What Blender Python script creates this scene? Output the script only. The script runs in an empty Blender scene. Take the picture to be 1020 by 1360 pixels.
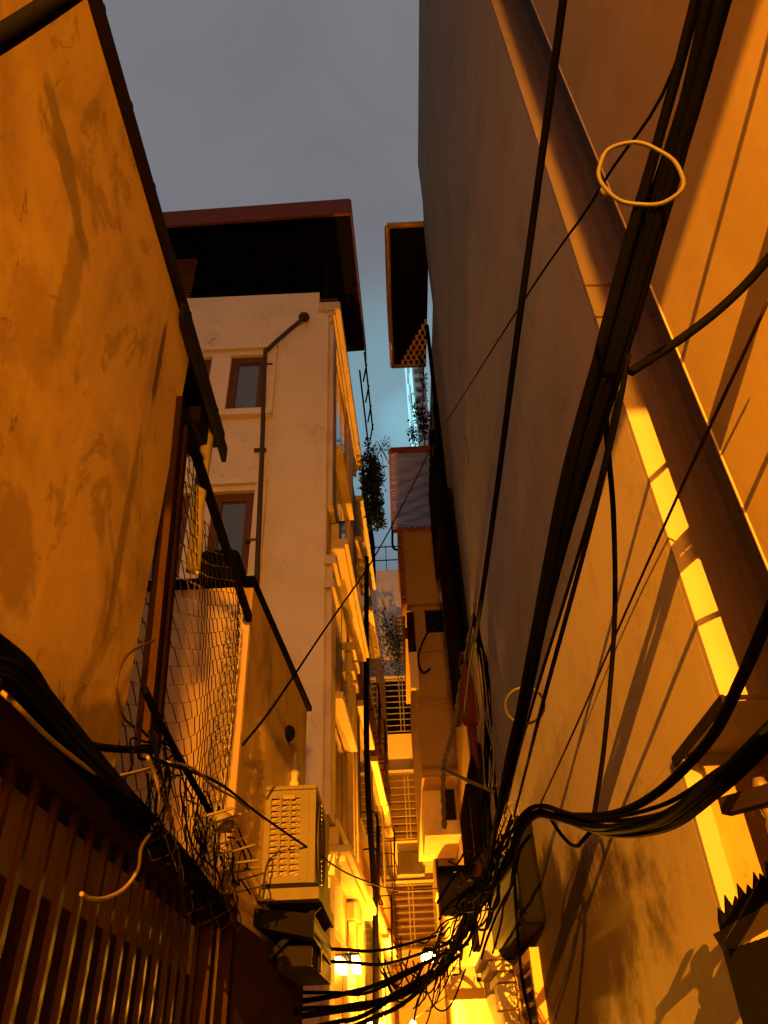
import bpy, math, random
from mathutils import Vector
random.seed(7)
C = bpy.context.scene.collection
SC = bpy.context.scene

# ------------------------------------------------------------------ camera
F = 1000.0; TH = math.atan(772 / F); RR = math.radians(2.65); CZ = 1.6
_c, _s = math.cos(TH), math.sin(TH); _cr, _sr = math.cos(RR), math.sin(RR)
FW = Vector((0, _c, _s)); U0 = Vector((0, -_s, _c)); R0 = Vector((1, 0, 0))
RT = _cr * R0 - _sr * U0; UP = _sr * R0 + _cr * U0
cam = bpy.data.cameras.new('camera'); co = bpy.data.objects.new('camera', cam); C.objects.link(co)
cam.sensor_fit = 'VERTICAL'; cam.sensor_height = 36; cam.lens = 36 * F / 1360; cam.clip_start = 0.05; cam.clip_end = 2000
from mathutils import Matrix
m = Matrix((RT, UP, -FW)).transposed().to_4x4(); m.translation = (0, 0, CZ); co.matrix_world = m
SC.camera = co

def ray(px, py):
    return FW + (px - 510) / F * RT + (680 - py) / F * UP
def P(px, py, x=None, y=None, z=None, r=None, k=0.0, y0=0.0):
    """a point of the place seen at a pixel of the photograph: on the plane x = x + k(y-y0), y = .., z = .., or at distance r"""
    d = ray(px, py)
    if r is not None: t = r / d.length
    elif x is not None: t = (x - k * y0) / (d.x - k * d.y)
    elif y is not None: t = y / d.y
    else: t = (z - CZ) / d.z
    return Vector((d.x * t, d.y * t, CZ + d.z * t))

# ------------------------------------------------------------------ object helpers
ORG = {}
def setp(o, label=None, cat=None, group=None, kind=None):
    if label: o['label'] = label
    if cat: o['category'] = cat
    if group: o['group'] = group
    if kind: o['kind'] = kind
    return o
def thing(name, label, cat, loc, group=None):
    o = bpy.data.objects.new(name, None); C.objects.link(o); o.location = loc; o.empty_display_size = .1
    ORG[o] = Vector(loc)
    return setp(o, label, cat, group)
def catmull(pts, n=8):
    pts = [Vector(p) for p in pts]
    if len(pts) < 3:
        return [pts[0].lerp(pts[-1], i / n) for i in range(n + 1)]
    q = [2 * pts[0] - pts[1]] + pts + [2 * pts[-1] - pts[-2]]; out = []
    for i in range(1, len(q) - 2):
        a, b, c, d = q[i - 1:i + 3]
        for j in range(n):
            t = j / n
            out.append(.5 * (2 * b + (c - a) * t + (2 * a - 5 * b + 4 * c - d) * t * t + (3 * b - a - 3 * c + d) * t ** 3))
    out.append(pts[-1]); return out
class MB:
    def __init__(s): s.v = []; s.f = []; s.sm = []
    def add(s, vs, fs, smooth=False):
        n = len(s.v); s.v += [Vector(v) for v in vs]
        for f in fs: s.f.append(tuple(n + i for i in f)); s.sm.append(smooth)
        return s
    def hexa(s, a):   # 4 bottom corners ccw then 4 top
        return s.add(a, [(3, 2, 1, 0), (4, 5, 6, 7), (0, 1, 5, 4), (1, 2, 6, 5), (2, 3, 7, 6), (3, 0, 4, 7)])
    def box(s, x0, x1, y0, y1, z0, z1):
        return s.hexa([(x0, y0, z0), (x1, y0, z0), (x1, y1, z0), (x0, y1, z0), (x0, y0, z1), (x1, y0, z1), (x1, y1, z1), (x0, y1, z1)])
    def bar(s, p, q, w, h, up=(0, 0, 1)):   # box beam from p to q
        p, q = Vector(p), Vector(q); d = (q - p).normalized(); u = Vector(up)
        if abs(d.dot(u)) > .95: u = Vector((0, 1, 0))
        a = d.cross(u).normalized() * w / 2; b = a.cross(d).normalized() * h / 2
        return s.hexa([p - a - b, p + a - b, q + a - b, q - a - b, p - a + b, p + a + b, q + a + b, q - a + b])
    def tube(s, pts, r, n=8, rs=None, closed=False):
        pts = [Vector(p) for p in pts]; m_ = len(pts); vs = []; fs = []
        prev = None
        for i, p in enumerate(pts):
            if closed: t = pts[(i + 1) % m_] - pts[i - 1]
            else: t = pts[min(i + 1, m_ - 1)] - pts[max(i - 1, 0)]
            if t.length < 1e-9: t = Vector((0, 1, 0))
            t.normalize()
            if prev is None:
                u = Vector((0, 0, 1)) if abs(t.z) < .9 else Vector((1, 0, 0))
                a = t.cross(u).normalized()
            else:
                a = prev - t * prev.dot(t)
                a = a.normalized() if a.length > 1e-6 else t.orthogonal().normalized()
            prev = a; b = t.cross(a)
            rr = rs[i] if rs else r
            for j in range(n):
                an = 2 * math.pi * j / n
                vs.append(p + rr * (math.cos(an) * a + math.sin(an) * b))
        for i in range(m_ if closed else m_ - 1):
            i2 = (i + 1) % m_
            for j in range(n):
                fs.append((i * n + j, i * n + (j + 1) % n, i2 * n + (j + 1) % n, i2 * n + j))
        if not closed:
            fs.append(tuple(range(n - 1, -1, -1))); fs.append(tuple((m_ - 1) * n + j for j in range(n)))
        return s.add(vs, fs, True)
    def ball(s, c, rx, ry=None, rz=None, nu=14, nv=8):
        ry = ry or rx; rz = rz or rx; c = Vector(c); vs = []; fs = []
        for i in range(nv + 1):
            ph = math.pi * i / nv
            for j in range(nu):
                th = 2 * math.pi * j / nu
                vs.append(c + Vector((rx * math.sin(ph) * math.cos(th), ry * math.sin(ph) * math.sin(th), rz * math.cos(ph))))
        for i in range(nv):
            for j in range(nu):
                fs.append((i * nu + j, (i + 1) * nu + j, (i + 1) * nu + (j + 1) % nu, i * nu + (j + 1) % nu))
        return s.add(vs, fs, True)
    def leaves(s, c, rad, n, size, seed=1):
        rn = random.Random(seed); c = Vector(c)
        clumps = [Vector((rn.gauss(0, .45) * rad[0], rn.gauss(0, .45) * rad[1], rn.gauss(0, .45) * rad[2])) for _ in range(max(6, n // 40))]
        for _ in range(n):
            k = rn.choice(clumps); p = c + k + Vector((rn.gauss(0, .30) * rad[0], rn.gauss(0, .30) * rad[1], rn.gauss(0, .22) * rad[2]))
            a = Vector((rn.uniform(-1, 1), rn.uniform(-1, 1), rn.uniform(-1, .6))).normalized(); b = a.orthogonal().normalized()
            b = (b + a.cross(b) * rn.uniform(-1, 1)).normalized(); L = size * rn.uniform(.6, 1.4)
            s.add([p, p + a * L * .5 + b * L * .28, p + a * L, p + a * L * .5 - b * L * .28], [(0, 1, 2, 3)])
        return s
    def build(s, name, mat, parent=None, loc=None):
        if parent is not None: org = ORG[parent]
        else: org = Vector(loc) if loc is not None else sum(s.v, Vector()) / max(1, len(s.v))
        me = bpy.data.meshes.new(name); me.from_pydata([v - org for v in s.v], [], s.f)
        me.polygons.foreach_set('use_smooth', s.sm); me.materials.append(mat); me.update()
        o = bpy.data.objects.new(name, me); C.objects.link(o)
        ORG[o] = org
        if parent is not None: o.parent = parent
        else: o.location = org
        return o
def bevel(o, w=.006, seg=2):
    b = o.modifiers.new('bevel', 'BEVEL'); b.width = w; b.segments = seg; b.limit_method = 'ANGLE'; return o
def copy_tree(o, parent=None):
    c = o.copy(); C.objects.link(c); ORG[c] = ORG[o]
    if parent is not None: c.parent = parent
    for ch in list(o.children): copy_tree(ch, c)
    return c

# ------------------------------------------------------------------ materials
class NT:
    def __init__(s, name):
        s.m = bpy.data.materials.new(name); s.m.use_nodes = True; s.t = s.m.node_tree; s.n = s.t.nodes; s.l = s.t.links
        s.b = s.n['Principled BSDF']; s.geo = s.n.new('ShaderNodeNewGeometry').outputs['Position']
    def noise(s, scale=(1, 1, 1), sc=1.0, det=6, rough=.6, dist=0.0, off=(0, 0, 0)):
        mp = s.n.new('ShaderNodeMapping'); mp.inputs['Scale'].default_value = scale; mp.inputs['Location'].default_value = off
        s.l.new(s.geo, mp.inputs[0]); t = s.n.new('ShaderNodeTexNoise'); s.l.new(mp.outputs[0], t.inputs['Vector'])
        t.inputs['Scale'].default_value = sc; t.inputs['Detail'].default_value = det; t.inputs['Roughness'].default_value = rough; t.inputs['Distortion'].default_value = dist
        return t.outputs['Fac']
    def ramp(s, v, a, b, lo=0.0, hi=1.0):
        r = s.n.new('ShaderNodeMapRange'); r.interpolation_type = 'SMOOTHSTEP'; s.l.new(v, r.inputs[0])
        for i, q in enumerate((a, b, lo, hi)): r.inputs[1 + i].default_value = q
        return r.outputs[0]
    def mix(s, f, a, b):
        x = s.n.new('ShaderNodeMix'); x.data_type = 'RGBA'
        for v, i in ((f, 0), (a, 6), (b, 7)):
            if isinstance(v, (int, float)): x.inputs[i].default_value = v
            elif isinstance(v, tuple): x.inputs[i].default_value = v + (1,) if len(v) == 3 else v
            else: s.l.new(v, x.inputs[i])
        return x.outputs[2]
    def math(s, op, a, b=0.0):
        x = s.n.new('ShaderNodeMath'); x.operation = op
        for i, v in enumerate((a, b)):
            if isinstance(v, (int, float)): x.inputs[i].default_value = v
            else: s.l.new(v, x.inputs[i])
        return x.outputs[0]
    def blob(s, c, axis_scale, rot=(0, 0, 0), wob=.35, nsc=4.0):
        """1 inside an ellipsoid with a ragged edge, 0 outside"""
        mp = s.n.new('ShaderNodeVectorMath'); mp.operation = 'SUBTRACT'; s.l.new(s.geo, mp.inputs[0]); mp.inputs[1].default_value = c
        m2 = s.n.new('ShaderNodeMapping'); m2.vector_type = 'POINT'; s.l.new(mp.outputs[0], m2.inputs[0])
        m2.inputs['Rotation'].default_value = rot; 
        m3 = s.n.new('ShaderNodeVectorMath'); m3.operation = 'DIVIDE'; s.l.new(m2.outputs[0], m3.inputs[0]); m3.inputs[1].default_value = axis_scale
        ln = s.n.new('ShaderNodeVectorMath'); ln.operation = 'LENGTH'; s.l.new(m3.outputs[0], ln.inputs[0])
        nz = s.noise(sc=nsc, det=5, rough=.7)
        return s.ramp(s.math('ADD', ln.outputs[1 if len(ln.outputs) > 1 else 0], s.math('MULTIPLY', s.math('SUBTRACT', nz, .5), wob * 4)), .65, 1.05, 1, 0)
    def bump(s, h, st=.3, d=.01):
        b = s.n.new('ShaderNodeBump'); b.inputs['Strength'].default_value = st; b.inputs['Distance'].default_value = d
        s.l.new(h, b.inputs['Height']); s.l.new(b.outputs[0], s.b.inputs['Normal'])
    def col(s, c, rough=.8, metal=0.0, spec=.3):
        if isinstance(c, tuple): s.b.inputs['Base Color'].default_value = c + (1,)
        else: s.l.new(c, s.b.inputs['Base Color'])
        s.b.inputs['Roughness'].default_value = rough; s.b.inputs['Metallic'].default_value = metal; s.b.inputs['Specular IOR Level'].default_value = spec
        return s.m
def plaster(name, base, dark=None, amt=.5, streak=(6, 6, .7), bump=.35, bd=.012, rough=.85, stains_bands=(), fine=22.0, sc=1.6, spec=.12, flake=0.0, crack=.8):
    t = NT(name); dark = dark or tuple(c * .55 for c in base)
    big = t.noise(sc=sc, det=8, rough=.62, dist=.4); st = t.noise(scale=streak, sc=1.0, det=6, rough=.65, off=(3, 1, 2)); fn = t.noise(sc=fine, det=5, rough=.7)
    c = t.mix(t.math('MULTIPLY', t.ramp(big, .42, .72), amt), base, dark)
    c = t.mix(t.math('MULTIPLY', t.ramp(st, .5, .75), amt * .8), c, dark)
    c = t.mix(t.math('MULTIPLY', t.ramp(fn, .5, .8), .18), c, tuple(v * .6 for v in base))
    if flake:
        fl = t.noise(scale=(1, 1, .7), sc=3.2, det=9, rough=.72, dist=.8, off=(9, 2, 5)); c = t.mix(t.math('MULTIPLY', t.ramp(fl, .56, .60), flake), c, tuple(v * .72 for v in dark)); c = t.mix(t.math('MULTIPLY', t.ramp(fl, .43, .40), flake * .5), c, tuple(min(1, v * 1.25) for v in base))
        ck = t.noise(scale=(1, 1, .45), sc=1.7, det=7, rough=.6, dist=.6, off=(4, 8, 1)); ln = t.math('ABSOLUTE', t.math('SUBTRACT', ck, .5)); c = t.mix(t.math('MULTIPLY', t.ramp(ln, .0035, .001), t.math('MULTIPLY', t.ramp(big, .45, .6), crack)), c, tuple(v * .25 for v in dark))
    for (cc, sz, rot, color, k, wob, nsc) in stains_bands:
        c = t.mix(t.math('MULTIPLY', t.blob(cc, sz, rot, wob, nsc), k), c, color)
    h = t.math('ADD', t.math('MULTIPLY', big, .9), t.math('ADD', t.math('MULTIPLY', fn, .35), t.math('MULTIPLY', st, .5)))
    t.bump(h, bump, bd)
    return t.col(c, rough, 0, spec)
def paint(name, base, rough=.5, metal=0.0, amt=.35, sc=9.0, dirt=None, bump=.12, spec=None):
    if spec is None: spec = .06 if metal == 0 else .15
    t = NT(name); dirt = dirt or tuple(c * .45 for c in base)
    n = t.noise(scale=(1, 1, .6), sc=sc, det=7, rough=.7); n2 = t.noise(sc=60, det=3)
    c = t.mix(t.math('MULTIPLY', t.ramp(n, .45, .75), amt), base, dirt); t.bump(t.math('ADD', n, t.math('MULTIPLY', n2, .3)), bump, .004)
    return t.col(c, rough, metal, spec)
def emit(name, color, strength):
    t = NT(name); t.col((0.1, .1, .1), .5); t.b.inputs['Emission Color'].default_value = color + (1,); t.b.inputs['Emission Strength'].default_value = strength
    return t.m
SODIUM = (1.0, .345, .013)
M = {}
X = -.85
def seg(p, q, wdt, color, k, wob, nsc, x=X):
    """a stain or painted light/shade band running along the wall between two points"""
    a, b = P(*p, x=x), P(*q, x=x); d = b - a
    return (tuple((a + b) / 2), (.3, wdt, d.length * .55), (math.atan2(d.y, d.z), 0, 0), color, k, wob, nsc)
M['stucco'] = plaster('ochre_stucco', (.255, .172, .069), (.115, .075, .028), .9, (5, 5, .5), .16, .015, flake=.5, stains_bands=[
    seg((66, 120), (116, 345), .055, (.085, .062, .028), .75, .5, 5),
    seg((110, 300), (70, 470), .06, (.09, .062, .026), .55, .5, 5),
    seg((20, 330), (60, 520), .14, (.19, .115, .045), .6, .6, 4),
    seg((222, 425), (200, 545), .03, (.04, .02, .008), .9, .3, 9),
    seg((190, 560), (130, 900), .035, (.08, .05, .017), .7, .35, 4),  # soft dark band painted like the shadow of a post
    seg((150, 400), (185, 520), .012, (.25, .165, .07), .6, .2, 4),  # pale streak painting grazing light on the wall
    seg((0, 640), (40, 800), .12, (.11, .066, .022), .6, .6, 5),
    seg((215, 700), (195, 960), .03, (.07, .042, .014), .7, .3, 5),  # second painted band of post shadow
    seg((100, 960), (190, 985), .1, (.065, .038, .014), .7, .5, 6)])
M['far_stucco'] = plaster('weathered_ochre_plaster', (.40, .27, .11), (.10, .06, .022), .85, (7, 7, .6), .4, .015)
M['grey'] = plaster('smooth_grey_render', (.21, .165, .098), (.155, .115, .063), .5, (3, 3, .4), .25, .01, flake=.22, crack=.5, stains_bands=[
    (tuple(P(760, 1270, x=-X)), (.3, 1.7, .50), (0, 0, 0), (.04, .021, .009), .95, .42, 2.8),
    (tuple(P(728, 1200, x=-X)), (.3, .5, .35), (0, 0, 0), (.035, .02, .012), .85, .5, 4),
    (tuple(P(662, 860, x=-X)), (.3, .10, .32), (0, 0, 0), (.36, .28, .2), .5, .6, 14),
    (tuple(P(620, 595, x=-X)), (.3, .07, .30), (0, 0, 0), (.08, .06, .045), .8, .5, 12)])
M['endwall'] = plaster('pale_end_wall_paint', (.60, .46, .24), (.46, .34, .17), .3, (3, 3, .4), .08, .006)
M['near'] = plaster('rough_yellow_plaster', (.185, .13, .052), (.13, .088, .032), .5, (3, 3, .8), .14, .012, sc=2.0, fine=40)
M['white'] = plaster('pale_cream_render', (.56, .47, .335), (.44, .36, .25), .45, (3, 3, .35), .15, .01, fine=14, flake=.10, crack=.6)
M['cream'] = plaster('cream_stucco_moulding', (.50, .385, .24), (.30, .21, .115), .5, (5, 5, .6), .15, .008)
M['ochrewall'] = plaster('ochre_painted_wall', (.23, .145, .055), (.16, .095, .035), .4, (4, 4, .5), .2, .01)
M['greyend'] = plaster('cement_and_skylit_grey', (.48, .43, .36), (.30, .27, .22), .4, (4, 4, .5), .2, .01)
M['conc'] = plaster('alley_concrete', (.22, .20, .17), (.12, .11, .1), .6, (2, 2, 2), .4, .01)
M['wood'] = paint('dark_timber', (.004, .0017, .001), .7)
M['rust'] = paint('rusty_brown_steel', (.012, .0056, .0022), .8, 0, .6, 14, (.005, .0022, .0009), .12, 0.0)
M['brown'] = paint('brown_corrugated_steel', (.010, .0032, .0012), .5, 0, .6, 5, (.004, .0013, .0006), .1, .05)
M['redwood'] = paint('red_brown_fascia_paint', (.10, .028, .014), .55)
M['black'] = paint('black_rubber', (.0009, .0008, .0007), .75, 0, .3, 30, (.0012, .001, .0008), .2, .008)
M['blackm'] = paint('black_iron', (.0012, .0009, .0008), .8, 0, .4, 9, None, .1, .01)
M['nearblack'] = paint('near_black_cladding', (.0022, .0014, .001), .8)  # one near-black colour for claddings, openings and undersides
M['gap'] = paint('dark_interior', (.010, .007, .005), .9)
M['pale'] = paint('pale_plastic_cable', (.085, .06, .034), .8, 0, .5, 20)
M['acw'] = paint('ivory_painted_metal', (.062, .05, .034), .8, 0, .4, 6, (.034, .025, .014))
M['acd'] = paint('shaded_metal_fins', (.06, .04, .02), .5, .3)
M['foil'] = paint('crumpled_pipe_wrap', (.22, .18, .11), .4, 0, .5, 25, (.09, .065, .03), .8)
M['wire'] = paint('rusted_wire', (.015, .007, .003), .6, .3, .5, 40)
M['litwire'] = paint('lit_mesh_wire', (.75, .6, .35), .5, 0, .3, 40)  # pale wire colour carries the strong light on the folded mesh
M['brass'] = paint('brass_coloured_hoop', (.034, .028, .018), .5, 0, .5, 30)
M['glass'] = paint('dark_window_glass', (.05, .06, .07), .08, 0, .1, 3, None, .02, .9)
M['leaf'] = paint('dark_leaves', (.014, .018, .007), .7, 0, .6, 8, (.008, .01, .004))
M['tile'] = paint('terracotta_tiles', (.16, .06, .035), .7)
M['louv'] = paint('corrugated_translucent_sheet', (.10, .09, .10), .6)
_t = M['louv'].node_tree; _b = _t.nodes['Principled BSDF']; _o = _t.nodes['Material Output']; _tr = _t.nodes.new('ShaderNodeBsdfTranslucent'); _tr.inputs[0].default_value = (.75, .68, .78, 1); _ad = _t.nodes.new('ShaderNodeMixShader'); _ad.inputs[0].default_value = .75
_t.links.new(_b.outputs[0], _ad.inputs[1]); _t.links.new(_tr.outputs[0], _ad.inputs[2]); _t.links.new(_ad.outputs[0], _o.inputs[0])
M['lantern'] = paint('red_cloth_lantern', (.07, .014, .005), .9)
M['shut'] = paint('varnished_louvre_wood', (.45, .25, .10), .5)
M['iron'] = paint('grey_painted_bars', (.22, .18, .12), .7)
M['endface'] = plaster('lit_end_plaster', (.72, .50, .2), (.5, .32, .1), .4, (4, 4, 1), .3, .01)  # brighter plaster copy, lamp light on the end wall put into its colour
M['gilt'] = paint('dark_gilt_trim', (.30, .16, .05), .4, .3, .3, 20)
M['frame'] = paint('brown_window_frame', (.085, .038, .02), .6)
M['dimwood'] = paint('dim_brown_screen', (.07, .035, .018), .8)
M['door'] = paint('matt_brown_door', (.026, .0135, .0055), 1.0, 0, .5, 4, None, .1, .0)
M['sill'] = paint('dim_room_interior', (.10, .055, .022), .9)
M['roughend'] = plaster('raw_rough_render', (.17, .105, .035), (.08, .045, .014), .7, (4, 4, 2), .9, .03, sc=4.0, flake=.4)
M['pipe'] = paint('weathered_grey_pipe', (.05, .035, .022), .6)
M['strip'] = plaster('pale_end_render', (.175, .132, .10), (.145, .106, .08), .3, (3, 3, .4), .1, .006)

# ------------------------------------------------------------------ setting
def structure(o): o['kind'] = 'structure'; return o
structure(MB().box(-300, 300, -300, 300, -.5, 0).build('ground', M['conc'], loc=(0, 0, 0)))

# LEFT NEAR BUILDING -------------------------------------------------
t = thing('stucco_building', 'stained ochre stucco house wall on the left with a dark eave along its top', 'building', (-1.9, -4, 0))
mb = MB().box(-4.0, X, -12, 2.25, 2.33, 4.33).box(-4.0, -1.04, -12, 4.02, 0, 2.33); mb.build('wall', M['stucco'], t)
mb = MB().box(-4.3, -.815, -12.2, 2.86, 4.335, 4.37)
for i in range(50): mb.tube([(-4.3, -12 + i * .3, 4.40), (-.82, -12 + i * .3, 4.385)], .015, 6)
ev = mb.build('eave', M['wood'], t)
mb = MB()
for i in range(9): mb.box(-1.6, -.84, 2.8 - i * .55, 2.85 - i * .55, 4.27, 4.333) if i < 2 else None
mb.box(-.835, -.812, 2.0, 2.93, 4.24, 4.333); mb.bar((-1.0, 2.3, 4.3), (-.85, 2.6, 4.05), .03, .03); mb.box(-1.15, -.86, 2.55, 2.8, 4.17, 4.27)
mb.build('bracket', M['wood'], t)
pp = [P(262, 676, y=2.75), P(260, 720, y=2.75), P(256, 758, y=2.75)]
MB().tube([(pp[0].x, 2.75, 4.33)] + pp, .032, 12).build('downpipe', M['foil'], t)

# CHAIN LINK SCREEN ---------------------------------------------------
t = thing('chain_link_fence', 'sagging chain link screen with rusty posts above the brown gate', 'fence', (X, 3.1, 2.34))
o = MB().bar(P(236, 530, x=X), P(190, 990, x=X), .05, .04).build('post', M['rust'], t)
o = MB().bar(P(244, 560, x=X), P(203, 1000, x=X), .042, .04).build('post', M['rust'], t)
MB().bar(P(238, 536, x=X + .01), P(331, 822, x=X + .01), .035, .045).build('top_rail', M['blackm'], t)
def mesh_panel(fn, nu, nv, r, amp=.012, seed=3):
    """nu zigzag wires; fn(u,v)->point, u along the panel, v up"""
    rn = random.Random(seed); mb = MB()
    for i in range(nu):
        pts = []
        for j in range(nv + 1):
            u = (i + (.5 if ((i + j) % 2) == 0 else -.5) * 1.08 + .5 + rn.uniform(-.04, .04)) / nu; v = (j + rn.uniform(-.06, .06)) / nv
            p = fn(min(max(u, 0), 1), min(max(v, 0), 1)); p.x += rn.uniform(-1, 1) * .002 + (.004 if (i + j) % 2 else -.004)
            pts.append(p)
        mb.tube(pts, r, 4)
    return mb
def fmain(u, v):
    y = 2.28 + u * 1.56; z = 2.36 + v * 1.54
    return Vector((X - .02 + .05 * math.sin(u * 3.1) * math.sin(v * 3) - .02 * math.sin(u * 9 + v * 4), y, z - .03 * math.sin(u * 5)))
mesh_panel(fmain, 20, 40, .0025).build('wire_mesh', M['wire'], t)
def froll(u, v):
    a = u * 9.0; rr = .05 + .05 * u
    return Vector((X - .09 + .05 * math.sin(v * 2.2) + rr * math.cos(a) * .6, 3.80 + rr * math.sin(a) - .06 * math.sin(v * 3), 2.40 + v * 1.42))
mesh_panel(froll, 13, 50, .0042, seed=5).build('mesh_roll', M['litwire'], t)

# LOW LEFT BUILDING (behind the fence) --------------------------------
KL = .065
def xl(y): return X + KL * (y - 4.05)
t = thing('low_plaster_building', 'low streaked ochre building behind the chain link with a thin dark roof edge', 'building', (-2, 5, 0))
mb = MB().hexa([(-4, 4.05, 0), (xl(4.05), 4.05, 0), (xl(6.0), 6.0, 0), (-4, 6.0, 0), (-4, 4.05, 4.17), (xl(4.05), 4.05, 4.17), (xl(6.0), 6.0, 4.17), (-4, 6.0, 4.17)])
mb.build('wall', M['far_stucco'], t)
mb = MB().hexa([(-4.1, 3.98, 4.175), (xl(4.0) + .02, 3.98, 4.175), (xl(6.04) + .035, 6.04, 4.175), (-4.1, 6.04, 4.175), (-4.1, 3.98, 4.215), (xl(4.0) + .02, 3.98, 4.215), (xl(6.04) + .035, 6.04, 4.215), (-4.1, 6.04, 4.215)])
mb.build('roof', M['blackm'], t)
mb = MB().box(-1.25, -.98, 4.12, 4.7, 4.22, 4.55); bevel(mb.build('roof_tank', M['nearblack'], t), .05)
MB().box(-2.5, -.906, 4.03, 4.049, 2.0, 4.165).build('end_face', M['endface'], t)
MB().box(-.905, -.845, 4.0, 4.046, 2.5, 3.9).build('lit_corner', M['endface'], t)  # bright strip standing in for the lit corner of the wall
h = P(357, 950, x=-.79, k=KL, y0=4.05)
MB().ball(P(385, 975, x=X + .02, k=KL, y0=4.05), .04, .09, .06).build('pipe_hole', M['gap'], t)

# GATE -----------------------------------------------------------------
t = thing('corrugated_gate', 'brown ribbed steel gate at lower left under a sloping ledge', 'gate', (X - .02, 2, 0))
MB().box(X - .06, X - .045, -1.0, 4.02, 0, 2.02).build('gate_panel', M['brown'], t)
MB().box(X - .12, X + .02, -1.0, 4.0, 2.25, 2.325).build('ledge', M['rust'], t)
MB().box(X - .044, X - .02, -1.0, 4.02, 1.55, 1.6).build('rail', M['rust'], t)
i = 0
for i in range(25):
    y = .35 + i * .135 if i < 24 else 3.62
    MB().box(X - .043, X - .024, y, y + .022, 0, 2.245).build('bar', M['brown'], t)
MB().box(X - .043, X + .02, 3.70, 3.78, 0, 2.24).build('post', M['rust'], t)
t = thing('panel_door', 'plain brown metal door leaf beyond the ribbed gate under the cooling unit', 'door', (X, 4.6, 0))
MB().hexa([(xl(4.12) + .002, 4.12, 0), (xl(4.12) + .03, 4.12, 0), (xl(5.98) + .03, 5.98, 0), (xl(5.98) + .002, 5.98, 0), (xl(4.12) + .002, 4.12, 2.3), (xl(4.12) + .03, 4.12, 2.3), (xl(5.98) + .03, 5.98, 2.3), (xl(5.98) + .002, 5.98, 2.3)]).build('door_leaf', M['door'], t)
MB().box(X - .02, X + .04, 4.03, 4.115, 0, 2.4).build('door_frame', M['rust'], t)

# tangle of mesh scraps and cable ends below the fence
t = thing('wire_tangle', 'tangle of loose wires and scrap mesh hanging at the foot of the chain link', 'wires', tuple(P(260, 1080, x=-.8)))
rn = random.Random(11); mb = MB()
for i in range(46):
    s0 = P(rn.uniform(200, 320), 0, x=-.8); px_ = rn.uniform(195, 325); py_ = 1000 + (px_ - 195) * .95 + rn.uniform(-50, 40)
    a = P(px_, py_, x=-.80 + rn.uniform(-.06, .06)); pts = [a]
    for j in range(4): pts.append(pts[-1] + Vector((rn.uniform(-.03, .03), rn.uniform(-.1, .13), rn.uniform(-.12, .03))))
    MB().tube(catmull(pts, 4), rn.uniform(.0015, .005), 5).build('loose_wire', M['black'], t)
mb = MB()
def fscrap(u, v): 
    y = 2.4 + u * 1.5; return Vector((X + .06 + .05 * math.sin(u * 8 + v * 3), y, 2.36 + .02 * math.sin(u * 7) + (v - .5) * (.34)))
mesh_panel(fscrap, 16, 9, .003, seed=9).build('scrap_mesh', M['wire'], t)
mb = MB(); rn = random.Random(5)
for i in range(9):
    c = P(282 + i * 6.5, 1085 + i * 12, x=-.74); mb.bar(c + Vector((-.06, -.05, -.02)), c + Vector((.05 + rn.uniform(0, .04), .05, .03 + rn.uniform(-.02, .03))), .02, .008)
mb.ball(P(296, 1092, x=-.74), .05, .07, .04)
mb.build('scrap_slats', M['acw'], t)

# AIR CONDITIONER -------------------------------------------------------
ax0, ax1, ay0, ay1, az0, az1 = -.815, -.505, 4.72, 5.60, 2.58, 3.125
t = thing('air_conditioner', 'ivory outdoor cooling unit with a slotted side grille on the left wall', 'air conditioner', (-.66, 5.1, az0))
bevel(MB().box(ax0 + .012, ax1, ay0 + .03, ay1, az0, az1).build('casing', M['acd'], t), .008)
MB().box(ax1 - .035, ax1 + .006, ay0, ay1 + .004, az0 - .002, az1 - .02).build('front_panel', M['acw'], t)
bevel(MB().box(ax0 - .006, ax1 + .012, ay0 - .012, ay1 + .01, az1 - .018, az1 + .008).build('top_cover', M['acw'], t), .006)
W_ = ax1 - ax0; H_ = az1 - az0
mb = MB(); gx = [ax0 + W_ * f for f in (.14, .33, .52, .71)]; gz0 = az0 + .07 * H_; gz1 = az0 + .88 * H_; nr = 13
yf0, yf1 = ay0, ay0 + .014
mb.box(ax0, gx[0], yf0, yf1, az0, az1 - .019); mb.box(gx[3], ax1 - .036, yf0, yf1, az0, az1 - .019)
mb.box(gx[0], gx[3], yf0, yf1, az0, gz0); mb.box(gx[0], gx[3], yf0, yf1, gz1, az1 - .019)
for g in gx[1:3]: mb.box(g - .006, g + .006, yf0 - .001, yf1, gz0, gz1)
for i in range(1, nr):
    z = gz0 + (gz1 - gz0) * i / nr; mb.box(gx[0], gx[3], yf0 + .001, yf1 + .004, z - .005, z + .005)
mb.build('side_grille', M['acw'], t)
mb = MB()
for i in range(nr):
    for j in range(3):
        z = gz0 + (gz1 - gz0) * i / nr; mb.bar((gx[j] + .006, ay0 + .024, z + .008), (gx[j + 1] - .006, ay0 + .024, z + .030), .010, .010)
mb.build('fins', M['acd'], t)
mb = MB().box(gx[1] + .01, gx[3] - .03, ay0 - .007, ay0 - .001, az1 - .075, az1 - .045); bevel(mb.build('handle', M['acd'], t), .004)
mb = MB()
for x_, z_ in ((ax0 + .02, az0 + .02), (ax1 - .08, az0 + .02), (ax0 + .085, az1 - .05), (ax1 - .07, az1 - .05)): mb.ball((x_, ay0, z_), .005, .004, .005)
mb.build('screw', M['acd'], t)
mb = MB()
for k in range(9): mb.tube([(ax1 + .012, (ay0 + ay1) / 2 - .1 + (.03 + k * .027) * math.cos(a * .2618), (az0 + az1) / 2 + (.03 + k * .027) * math.sin(a * .2618)) for a in range(24)], .003, 5, closed=True)
mb.build('fan_guard', M['acd'], t)
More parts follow.
